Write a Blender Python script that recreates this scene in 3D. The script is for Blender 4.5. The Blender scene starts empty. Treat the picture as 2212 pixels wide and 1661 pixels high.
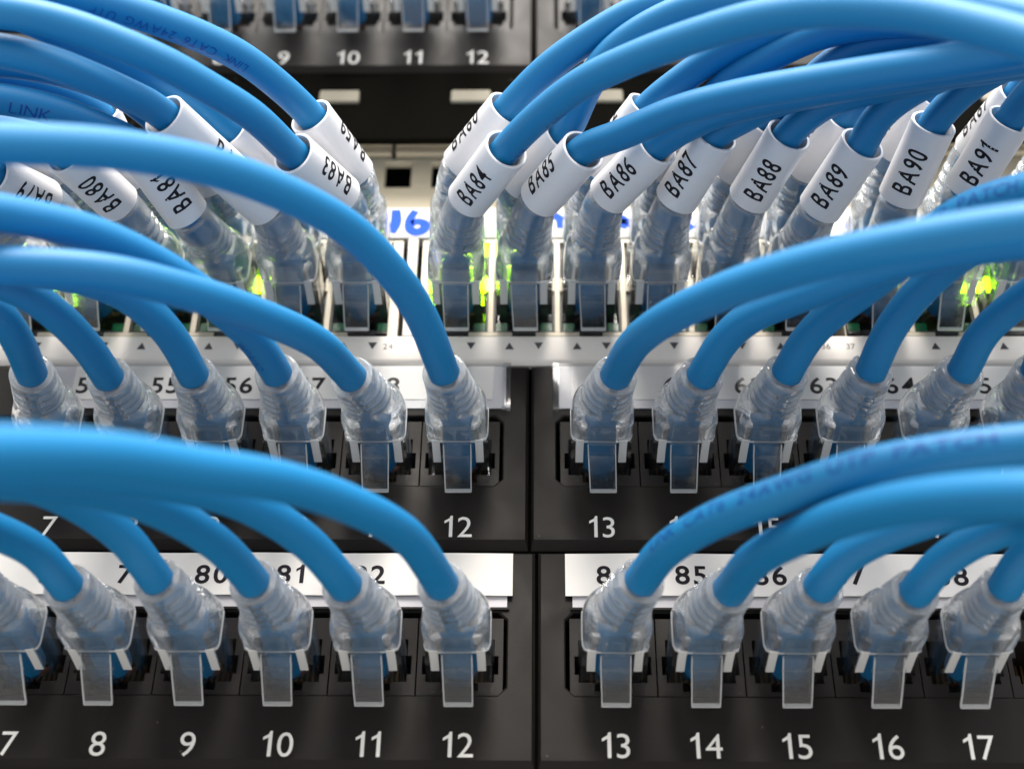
import bpy, bmesh, math, random
import numpy as np
random.seed(7)
S = 0.001                       # everything below is written in millimetres
scene = bpy.context.scene
COL = scene.collection

# ---------------------------------------------------------------- camera, world, lamps, exposure
F_PX = 3430.31
TH, ROLL, YAW = 0.6556, 0.014, -0.0224
CAM = np.array([0.6613, -255.31, -117.977])
_ct, _st = math.cos(TH), math.sin(TH)
FWD = np.array([math.sin(YAW) * _ct, math.cos(YAW) * _ct, _st])
_rt = np.cross(FWD, [0, 0, 1.0]); _rt /= np.linalg.norm(_rt)
_up = np.cross(_rt, FWD)
RIGHT = _rt * math.cos(ROLL) + _up * math.sin(ROLL)
UP = -_rt * math.sin(ROLL) + _up * math.cos(ROLL)
from mathutils import Matrix, Vector
cd = bpy.data.cameras.new('camera')
cd.sensor_width = 36.0
cd.lens = F_PX / 2212.0 * 36.0
cd.clip_start = 0.005
cd.clip_end = 50.0
cd.dof.use_dof = True
cd.dof.focus_distance = 0.297
cd.dof.aperture_fstop = 14.0
cam = bpy.data.objects.new('camera', cd)
COL.objects.link(cam)
m = Matrix.Identity(4)
for r in range(3):
    m[r][0] = RIGHT[r]; m[r][1] = UP[r]; m[r][2] = -FWD[r]; m[r][3] = CAM[r] * S
cam.matrix_world = m
scene.camera = cam

world = bpy.data.worlds.new('World')
scene.world = world
world.use_nodes = True
bg = world.node_tree.nodes['Background']
bg.inputs['Color'].default_value = (1.0, 0.97, 0.93, 1)
bg.inputs['Strength'].default_value = 1.0

def area(name, loc, target, sx, sy, power, color):
    l = bpy.data.lights.new(name, 'AREA')
    l.shape = 'RECTANGLE'; l.size = sx; l.size_y = sy
    l.energy = power; l.color = color
    o = bpy.data.objects.new(name, l)
    COL.objects.link(o)
    o.location = loc
    d = Vector(target) - Vector(loc)
    o.rotation_euler = d.to_track_quat('-Z', 'Y').to_euler()
    return o
# fluorescent fittings of the server room: one over the aisle behind the photographer, one over the rack, one low bounce side
area('ceiling_light_aisle', (0.05, -1.30, 1.35), (0, 0, 0.08), 0.42, 0.9, 46, (1.0, 0.93, 0.85))
area('ceiling_light_front', (-0.1, -0.65, 1.50), (0, 0, 0.08), 1.9, 0.9, 68, (1.0, 0.97, 0.93))
area('ceiling_light_far', (1.3, -1.0, 1.0), (0, 0, 0.08), 0.3, 1.0, 12, (0.95, 0.97, 1.0))

scene.view_settings.view_transform = 'Standard'
scene.view_settings.look = 'None'
scene.view_settings.exposure = 0.0
scene.view_settings.gamma = 1.0
scene.view_settings.use_curve_mapping = False
cy = scene.cycles
cy.use_denoising = True
cy.max_bounces = 20
cy.transmission_bounces = 18
cy.transparent_max_bounces = 24
cy.diffuse_bounces = 4
cy.glossy_bounces = 8
cy.caustics_refractive = True
cy.caustics_reflective = False
cy.blur_glossy = 0.6
cy.sample_clamp_indirect = 6.0

# ---------------------------------------------------------------- materials
def mat(name, color, rough=0.5, metal=0.0, trans=0.0, ior=1.5, spec=0.5, emit=None, estr=0.0, bump=None, sss=0.0, coat=0.0):
    mt = bpy.data.materials.new(name)
    mt.use_nodes = True
    nt = mt.node_tree
    b = nt.nodes['Principled BSDF']
    b.inputs['Base Color'].default_value = (*color, 1)
    b.inputs['Roughness'].default_value = rough
    b.inputs['Metallic'].default_value = metal
    b.inputs['Transmission Weight'].default_value = trans
    b.inputs['IOR'].default_value = ior
    b.inputs['Specular IOR Level'].default_value = spec
    b.inputs['Coat Weight'].default_value = coat
    if sss:
        b.inputs['Subsurface Weight'].default_value = sss
        b.inputs['Subsurface Radius'].default_value = (0.002, 0.002, 0.002)
        b.inputs['Subsurface Scale'].default_value = 0.5
    if emit:
        b.inputs['Emission Color'].default_value = (*emit, 1)
        b.inputs['Emission Strength'].default_value = estr
    if bump:
        tc = nt.nodes.new('ShaderNodeTexCoord')
        nz = nt.nodes.new('ShaderNodeTexNoise')
        nz.inputs['Scale'].default_value = bump[0]
        nz.inputs['Detail'].default_value = 4
        bp = nt.nodes.new('ShaderNodeBump')
        bp.inputs['Strength'].default_value = bump[1]
        bp.inputs['Distance'].default_value = bump[2] if len(bump) > 2 else 0.0001
        nt.links.new(tc.outputs['Object'], nz.inputs['Vector'])
        nt.links.new(nz.outputs['Fac'], bp.inputs['Height'])
        nt.links.new(bp.outputs['Normal'], b.inputs['Normal'])
    return mt

M = {}
M['jacket'] = mat('blue_pvc', (0.002, 0.165, 0.385), 0.52, spec=0.42, bump=(350, 0.15))
def clear_mix(name, glass_part, haze, ior, rough, tint=(0.97, 0.98, 0.985)):
    """clear plastic: refracting part, straight-through part, a little milky haze"""
    mt = bpy.data.materials.new(name); mt.use_nodes = True
    nt = mt.node_tree; nt.nodes.clear(); N = nt.nodes.new; L = nt.links.new
    out = N('ShaderNodeOutputMaterial')
    gl = N('ShaderNodeBsdfGlass'); gl.inputs['IOR'].default_value = ior; gl.inputs['Roughness'].default_value = rough
    tr = N('ShaderNodeBsdfTransparent'); tr.inputs['Color'].default_value = (*tint, 1)
    go = N('ShaderNodeBsdfGlossy'); go.inputs['Roughness'].default_value = max(rough, 0.03)
    fr = N('ShaderNodeFresnel'); fr.inputs['IOR'].default_value = ior
    ge = N('ShaderNodeNewGeometry'); fm = N('ShaderNodeMath'); fm.operation = 'SUBTRACT'; fm.use_clamp = True
    L(fr.outputs[0], fm.inputs[0]); L(ge.outputs['Backfacing'], fm.inputs[1])      # thin walls reflect once, on their outer face
    m1 = N('ShaderNodeMixShader'); L(fm.outputs[0], m1.inputs[0]); L(tr.outputs[0], m1.inputs[1]); L(go.outputs[0], m1.inputs[2])
    m2 = N('ShaderNodeMixShader'); m2.inputs[0].default_value = glass_part; L(m1.outputs[0], m2.inputs[1]); L(gl.outputs[0], m2.inputs[2])
    di = N('ShaderNodeBsdfDiffuse'); di.inputs['Color'].default_value = (0.95, 0.95, 0.94, 1)
    tl = N('ShaderNodeBsdfTranslucent'); tl.inputs['Color'].default_value = (0.95, 0.95, 0.94, 1)
    m3 = N('ShaderNodeMixShader'); m3.inputs[0].default_value = 0.5; L(di.outputs[0], m3.inputs[1]); L(tl.outputs[0], m3.inputs[2])
    m4 = N('ShaderNodeMixShader'); m4.inputs[0].default_value = haze; L(m2.outputs[0], m4.inputs[1]); L(m3.outputs[0], m4.inputs[2])
    L(m4.outputs[0], out.inputs['Surface'])
    return mt
M['boot'] = clear_mix('clear_soft_plastic', 0.84, 0.07, 1.42, 0.008)
M['rib'] = clear_mix('rib_highlight_plastic', 0.84, 0.22, 1.42, 0.012)  # extra white haze paints the light that clear ribs would refract
M['edge'] = clear_mix('edge_highlight_plastic', 0.3, 0.58, 1.45, 0.03)  # whitish strips that paint the highlight along clear plastic edges
M['lever'] = clear_mix('clear_lever_plastic', 0.22, 0.010, 1.5, 0.0)
M['plug'] = clear_mix('clear_polycarbonate', 0.20, 0.004, 1.5, 0.0)
M['wall_glint'] = mat('wall_glint_white', (0.78, 0.78, 0.77), 0.35, trans=0.15, ior=1.45)  # white that paints light reflected by the plug's side walls
M['sleeve'] = mat('white_sleeve', (0.72, 0.71, 0.72), 0.33, sss=0.2, bump=(220, 0.1))
M['ink'] = mat('black_ink', (0.012, 0.010, 0.014), 0.7, spec=0.2)
M['print'] = mat('blue_print', (0.003, 0.05, 0.25), 0.5, spec=0.3)
M['num'] = mat('white_paint', (0.85, 0.83, 0.78), 0.5)
M['paper'] = mat('label_paper', (0.83, 0.80, 0.76), 0.6, spec=0.25, bump=(120, 0.12))
M['paper2'] = mat('backing_card', (0.62, 0.60, 0.62), 0.5)
M['white'] = mat('switch_enamel', (0.74, 0.70, 0.65), 0.5, spec=0.3, bump=(500, 0.2, 0.00005))
M['lip'] = mat('switch_tape', (0.66, 0.64, 0.61), 0.5, spec=0.2)
M['metal'] = mat('nickel_cage', (0.43, 0.39, 0.31), 0.5, metal=0.3)
M['dark'] = mat('port_black', (0.012, 0.011, 0.010), 0.4)
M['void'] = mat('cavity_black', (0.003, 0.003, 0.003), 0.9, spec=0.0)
M['greenled'] = mat('led_unlit', (0.006, 0.10, 0.035), 0.2)
M['led'] = mat('led_lit', (0.2, 0.9, 0.02), 0.3, emit=(0.42, 1.0, 0.0), estr=22.0)
M['marker'] = mat('blue_marker', (0.015, 0.085, 0.60), 0.7, spec=0.15)
M['tri'] = mat('grey_print', (0.035, 0.035, 0.04), 0.5)
M['beige'] = mat('beige_plastic', (0.60, 0.54, 0.41), 0.5)
M['beige2'] = mat('beige_tab', (0.25, 0.23, 0.18), 0.6, spec=0.2)
M['orange'] = mat('wire_orange', (0.55, 0.12, 0.01), 0.5)
M['brown'] = mat('wire_brown', (0.18, 0.05, 0.02), 0.5)
M['wirewhite'] = mat('wire_white', (0.6, 0.55, 0.5), 0.5)
M['gold'] = mat('gold_contact', (0.12, 0.07, 0.03), 0.4, metal=1.0)

def black_plastic(name, base, rough, spec=0.3):
    mt = mat(name, base, rough, spec=spec)
    nt = mt.node_tree
    b = nt.nodes['Principled BSDF']
    tc = nt.nodes.new('ShaderNodeTexCoord')
    # dust specks
    vo = nt.nodes.new('ShaderNodeTexVoronoi'); vo.inputs['Scale'].default_value = 260
    nt.links.new(tc.outputs['Object'], vo.inputs['Vector'])
    lt = nt.nodes.new('ShaderNodeMath'); lt.operation = 'LESS_THAN'; lt.inputs[1].default_value = 0.05
    nt.links.new(vo.outputs['Distance'], lt.inputs[0])
    n2 = nt.nodes.new('ShaderNodeTexNoise'); n2.inputs['Scale'].default_value = 40
    nt.links.new(tc.outputs['Object'], n2.inputs['Vector'])
    gt = nt.nodes.new('ShaderNodeMath'); gt.operation = 'GREATER_THAN'; gt.inputs[1].default_value = 0.52
    nt.links.new(n2.outputs['Fac'], gt.inputs[0])
    mu = nt.nodes.new('ShaderNodeMath'); mu.operation = 'MULTIPLY'
    nt.links.new(lt.outputs[0], mu.inputs[0]); nt.links.new(gt.outputs[0], mu.inputs[1])
    mx = nt.nodes.new('ShaderNodeMix'); mx.data_type = 'RGBA'
    mx.inputs[6].default_value = (*base, 1); mx.inputs[7].default_value = (0.09, 0.08, 0.07, 1)
    nt.links.new(mu.outputs[0], mx.inputs[0])
    nt.links.new(mx.outputs[2], b.inputs['Base Color'])
    # smudges in the gloss
    n3 = nt.nodes.new('ShaderNodeTexNoise'); n3.inputs['Scale'].default_value = 55; n3.inputs['Detail'].default_value = 6
    nt.links.new(tc.outputs['Object'], n3.inputs['Vector'])
    mr = nt.nodes.new('ShaderNodeMapRange')
    mr.inputs['From Min'].default_value = 0.3; mr.inputs['From Max'].default_value = 0.7
    mr.inputs['To Min'].default_value = rough - 0.11; mr.inputs['To Max'].default_value = rough + 0.12
    nt.links.new(n3.outputs['Fac'], mr.inputs['Value'])
    nt.links.new(mr.outputs['Result'], b.inputs['Roughness'])
    n3.inputs['Distortion'].default_value = 1.2
    n4 = nt.nodes.new('ShaderNodeTexNoise'); n4.inputs['Scale'].default_value = 1500
    nt.links.new(tc.outputs['Object'], n4.inputs['Vector'])
    bp = nt.nodes.new('ShaderNodeBump'); bp.inputs['Strength'].default_value = 0.25; bp.inputs['Distance'].default_value = 0.00004
    nt.links.new(n4.outputs['Fac'], bp.inputs['Height'])
    nt.links.new(bp.outputs['Normal'], b.inputs['Normal'])
    return mt
M['panel'] = black_plastic('panel_black', (0.014, 0.0122, 0.011), 0.46, 0.11)
M['matte'] = black_plastic('matte_black', (0.005, 0.0048, 0.004), 0.8, 0.0)
M['jack'] = black_plastic('jack_black', (0.015, 0.013, 0.012), 0.44, 0.12)

def thin_clear(name):
    mt = bpy.data.materials.new(name); mt.use_nodes = True
    nt = mt.node_tree; nt.nodes.clear()
    out = nt.nodes.new('ShaderNodeOutputMaterial')
    tr = nt.nodes.new('ShaderNodeBsdfTransparent'); tr.inputs['Color'].default_value = (0.93, 0.94, 0.95, 1)
    gl = nt.nodes.new('ShaderNodeBsdfGlossy'); gl.inputs['Roughness'].default_value = 0.12
    fr = nt.nodes.new('ShaderNodeFresnel'); fr.inputs['IOR'].default_value = 1.16
    mx = nt.nodes.new('ShaderNodeMixShader')
    nt.links.new(fr.outputs[0], mx.inputs[0]); nt.links.new(tr.outputs[0], mx.inputs[1]); nt.links.new(gl.outputs[0], mx.inputs[2])
    nt.links.new(mx.outputs[0], out.inputs['Surface'])
    return mt
M['cover'] = thin_clear('thin_clear_cover')

# ---------------------------------------------------------------- mesh helpers
class MB:
    def __init__(self):
        self.v = []; self.f = []
    def add(self, vs, fs):
        o = len(self.v)
        self.v += [tuple(map(float, p)) for p in vs]
        self.f += [tuple(i + o for i in f) for f in fs]
        return self
    def box(self, x0, x1, y0, y1, z0, z1):
        vs = [(x0,y0,z0),(x1,y0,z0),(x1,y1,z0),(x0,y1,z0),(x0,y0,z1),(x1,y0,z1),(x1,y1,z1),(x0,y1,z1)]
        return self.add(vs, [(0,3,2,1),(4,5,6,7),(0,1,5,4),(1,2,6,5),(2,3,7,6),(3,0,4,7)])
    def poly(self, pts, y0, y1):
        """outline pts (x,z) counter-clockwise seen from the front (-y), thickened y0..y1"""
        n = len(pts)
        vs = [(x, y0, z) for x, z in pts] + [(x, y1, z) for x, z in pts]
        fs = [tuple(range(n)), tuple(range(2*n-1, n-1, -1))]
        fs += [(i, i+n, (i+1) % n + n, (i+1) % n) for i in range(n)]
        return self.add(vs, fs)
    def grid(self, rings, close_ends=True, closed_loop=False):
        """rings: list of equal-length closed loops of points"""
        n = len(rings[0]); k = len(rings)
        vs = [p for r in rings for p in r]
        fs = []
        for a in range(k if closed_loop else k - 1):
            b = (a + 1) % k
            for i in range(n):
                j = (i + 1) % n
                fs.append((a*n+i, a*n+j, b*n+j, b*n+i))
        if close_ends and not closed_loop:
            fs.append(tuple(range(n-1, -1, -1))); fs.append(tuple((k-1)*n+i for i in range(n)))
        return self.add(vs, fs)
    def cells(self, xs, zs, solid, y0, y1):
        """plate made of grid cells, one closed skin without inner seams"""
        ix = {}
        def vid(i, k, y):
            if (i, k, y) not in ix:
                ix[(i, k, y)] = len(self.v); self.v.append((xs[i], y, zs[k]))
            return ix[(i, k, y)]
        nx, nz = len(xs)-1, len(zs)-1
        f = lambda i, k: 0 <= i < nx and 0 <= k < nz and solid(i, k)
        for i in range(nx):
            for k in range(nz):
                if not f(i, k): continue
                self.f.append((vid(i,k,y0), vid(i+1,k,y0), vid(i+1,k+1,y0), vid(i,k+1,y0)))
                self.f.append((vid(i,k,y1), vid(i,k+1,y1), vid(i+1,k+1,y1), vid(i+1,k,y1)))
                if not f(i-1,k): self.f.append((vid(i,k,y0), vid(i,k+1,y0), vid(i,k+1,y1), vid(i,k,y1)))
                if not f(i+1,k): self.f.append((vid(i+1,k,y0), vid(i+1,k,y1), vid(i+1,k+1,y1), vid(i+1,k+1,y0)))
                if not f(i,k-1): self.f.append((vid(i,k,y0), vid(i,k,y1), vid(i+1,k,y1), vid(i+1,k,y0)))
                if not f(i,k+1): self.f.append((vid(i,k+1,y0), vid(i+1,k+1,y0), vid(i+1,k+1,y1), vid(i,k+1,y1)))
        return self
    def build(self, name, material, parent=None, origin=(0,0,0), smooth=None, bevel=None, recalc=True):
        me = bpy.data.meshes.new(name)
        o0 = np.array(origin, float)
        vs = [tuple((np.array(p) - o0) * S) for p in self.v]
        me.from_pydata(vs, [], self.f)
        me.materials.append(material)
        if recalc or bevel:
            bm = bmesh.new(); bm.from_mesh(me)
            if recalc: bmesh.ops.recalc_face_normals(bm, faces=bm.faces)
            if bevel:
                es = [e for e in bm.edges if len(e.link_faces) == 2 and e.calc_face_angle(0) > 0.6]
                bmesh.ops.bevel(bm, geom=es, offset=bevel * S, segments=2, profile=0.5, affect='EDGES', clamp_overlap=True)
            bm.to_mesh(me); bm.free()
        me.validate()
        if smooth is not None:
            me.polygons.foreach_set('use_smooth', [True] * len(me.polygons))
            if smooth < 3.1:
                try: me.set_sharp_from_angle(angle=smooth)
                except Exception: pass
        o = bpy.data.objects.new(name, me)
        COL.objects.link(o)
        if parent is not None:
            o.parent = parent
        return o

def thing(name, label, cat, loc, group=None):
    o = bpy.data.objects.new(name, None)
    o.empty_display_size = 0.005
    COL.objects.link(o)
    o.location = [c * S for c in loc]
    o['label'] = label; o['category'] = cat
    if group: o['group'] = group
    return o

_tc = {}
def glyph(ch, bold):
    if ch == '1':
        e = bold * 1.2
        vs = [(0.20-e, 0), (0.34+e, 0), (0.34+e, 1), (0.245-e, 1), (0.20-e, 0.88), (0.0, 0.76), (0.0, 0.64-e), (0.20-e, 0.745)]
        return np.array(vs), [(0, 1, 2), (0, 2, 7), (7, 2, 4), (4, 2, 3), (7, 4, 5), (7, 5, 6)]
    cu = bpy.data.curves.new('t', 'FONT')
    cu.body = ch; cu.size = 1.0; cu.offset = bold; cu.resolution_u = 4
    ob = bpy.data.objects.new('t', cu)
    COL.objects.link(ob)
    dg = bpy.context.evaluated_depsgraph_get()
    me = bpy.data.meshes.new_from_object(ob.evaluated_get(dg))
    bm = bmesh.new(); bm.from_mesh(me)
    bmesh.ops.triangulate(bm, faces=bm.faces)
    vs = np.array([v.co[:2] for v in bm.verts]); fs = [tuple(v.index for v in f.verts) for f in bm.faces]
    bm.free(); bpy.data.meshes.remove(me)
    COL.objects.unlink(ob); bpy.data.objects.remove(ob); bpy.data.curves.remove(cu)
    vs = vs / 0.729
    vs[:, 0] -= vs[:, 0].min()
    return vs, fs

def text_mesh(s, bold=0.0):
    """flat text: (verts, tris) with capital height 1, x from 0"""
    key = (s, bold)
    if key in _tc: return _tc[key]
    V = []; F = []; x = 0.0
    for ch in s:
        if ch == ' ':
            x += 0.4; continue
        if (ch, bold, 'g') not in _tc: _tc[(ch, bold, 'g')] = glyph(ch, bold)
        vs, fs = _tc[(ch, bold, 'g')]
        o = len(V)
        if ch == '1': x += 0.05
        V += [(a + x, b_) for a, b_ in vs]; F += [tuple(i + o for i in f) for f in fs]
        x += vs[:, 0].max() + (0.17 if ch != '1' else 0.21)
    _tc[key] = (np.array(V), F)
    return _tc[key]

def put_text(mb, s, cx, cz, h, wscale=1.0, y=-0.05, bold=0.0, slant=0.0):
    """text on a plane facing -y, centred at cx, cz, capital height h"""
    vs, fs = text_mesh(s, bold)
    w = vs[:, 0].max()
    P = [(cx + ((a - w/2) * wscale + (b - .5) * slant) * h, y, cz + (b - 0.5) * h) for a, b in vs]
    mb.add(P, fs)

# ---------------------------------------------------------------- cable path
class Path:
    def __init__(self, ctrl, step=0.8):
        P = [np.array(p, float) for p in ctrl]
        P = [2*P[0]-P[1]] + P + [2*P[-1]-P[-2]]
        out = []
        for i in range(1, len(P) - 2):
            p0, p1, p2, p3 = P[i-1:i+3]
            t0 = 0; t1 = t0 + np.linalg.norm(p1-p0)**.5; t2 = t1 + np.linalg.norm(p2-p1)**.5; t3 = t2 + np.linalg.norm(p3-p2)**.5
            n = max(4, int(np.linalg.norm(p2-p1) / step))
            for t in np.linspace(t1, t2, n, endpoint=False):
                A1 = (t1-t)/(t1-t0)*p0 + (t-t0)/(t1-t0)*p1
                A2 = (t2-t)/(t2-t1)*p1 + (t-t1)/(t2-t1)*p2
                A3 = (t3-t)/(t3-t2)*p2 + (t-t2)/(t3-t2)*p3
                B1 = (t2-t)/(t2-t0)*A1 + (t-t0)/(t2-t0)*A2
                B2 = (t3-t)/(t3-t1)*A2 + (t-t1)/(t3-t1)*A3
                out.append((t2-t)/(t2-t1)*B1 + (t-t1)/(t2-t1)*B2)
        out.append(P[-2])
        Q = np.array(out)
        # light smoothing of everything past the plug
        for _ in range(14):
            R = Q.copy(); R[1:-1] = (Q[:-2] + 2*Q[1:-1] + Q[2:]) / 4
            keep = Q[:, 1] > -9
            R[keep] = Q[keep]; Q = R
        self.P = Q
        self.s = np.concatenate([[0], np.cumsum(np.linalg.norm(np.diff(Q, axis=0), axis=1))])
        i0 = int(np.argmin(np.abs(Q[:40, 1])))
        self.s -= self.s[i0]
        T = np.gradient(Q, axis=0); T /= np.linalg.norm(T, axis=1)[:, None]
        self.T = T
        e1 = np.array([1.0, 0, 0]); E = []
        for t in T:
            e1 = e1 - t * (e1 @ t); e1 /= np.linalg.norm(e1); E.append(e1.copy())
        self.E1 = np.array(E)
    def at(self, s):
        f = lambda A: np.array([np.interp(s, self.s, A[:, k]) for k in range(3)])
        p, t, a = f(self.P), f(self.T), f(self.E1)
        t /= np.linalg.norm(t); a = a - t * (a @ t); a /= np.linalg.norm(a)
        # e2 points up when the path runs towards -y
        return p, t, a, np.cross(t, a)
    @property
    def L(self): return self.s[-1]

def ring(path, s, prof):
    p, t, a, b = path.at(s)
    return [p + a * x + b * z for x, z in prof]

def circ(r, n=24, dx=0, dz=0):
    return [(dx + r*math.cos(2*math.pi*i/n), dz + r*math.sin(2*math.pi*i/n)) for i in range(n)]

def sup(a, b, e, n, dz=0.0, groove=0.0, gfun=None):
    out = []
    for i in range(n):
        q = 2*math.pi*(i+.5)/n
        c, s_ = math.cos(q), math.sin(q)
        r = (abs(c/a)**e + abs(s_/b)**e) ** (-1/e)
        if groove: r -= groove * gfun(q)
        out.append((r*c, dz + r*s_))
    return out

R_CABLE = 2.85
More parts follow.
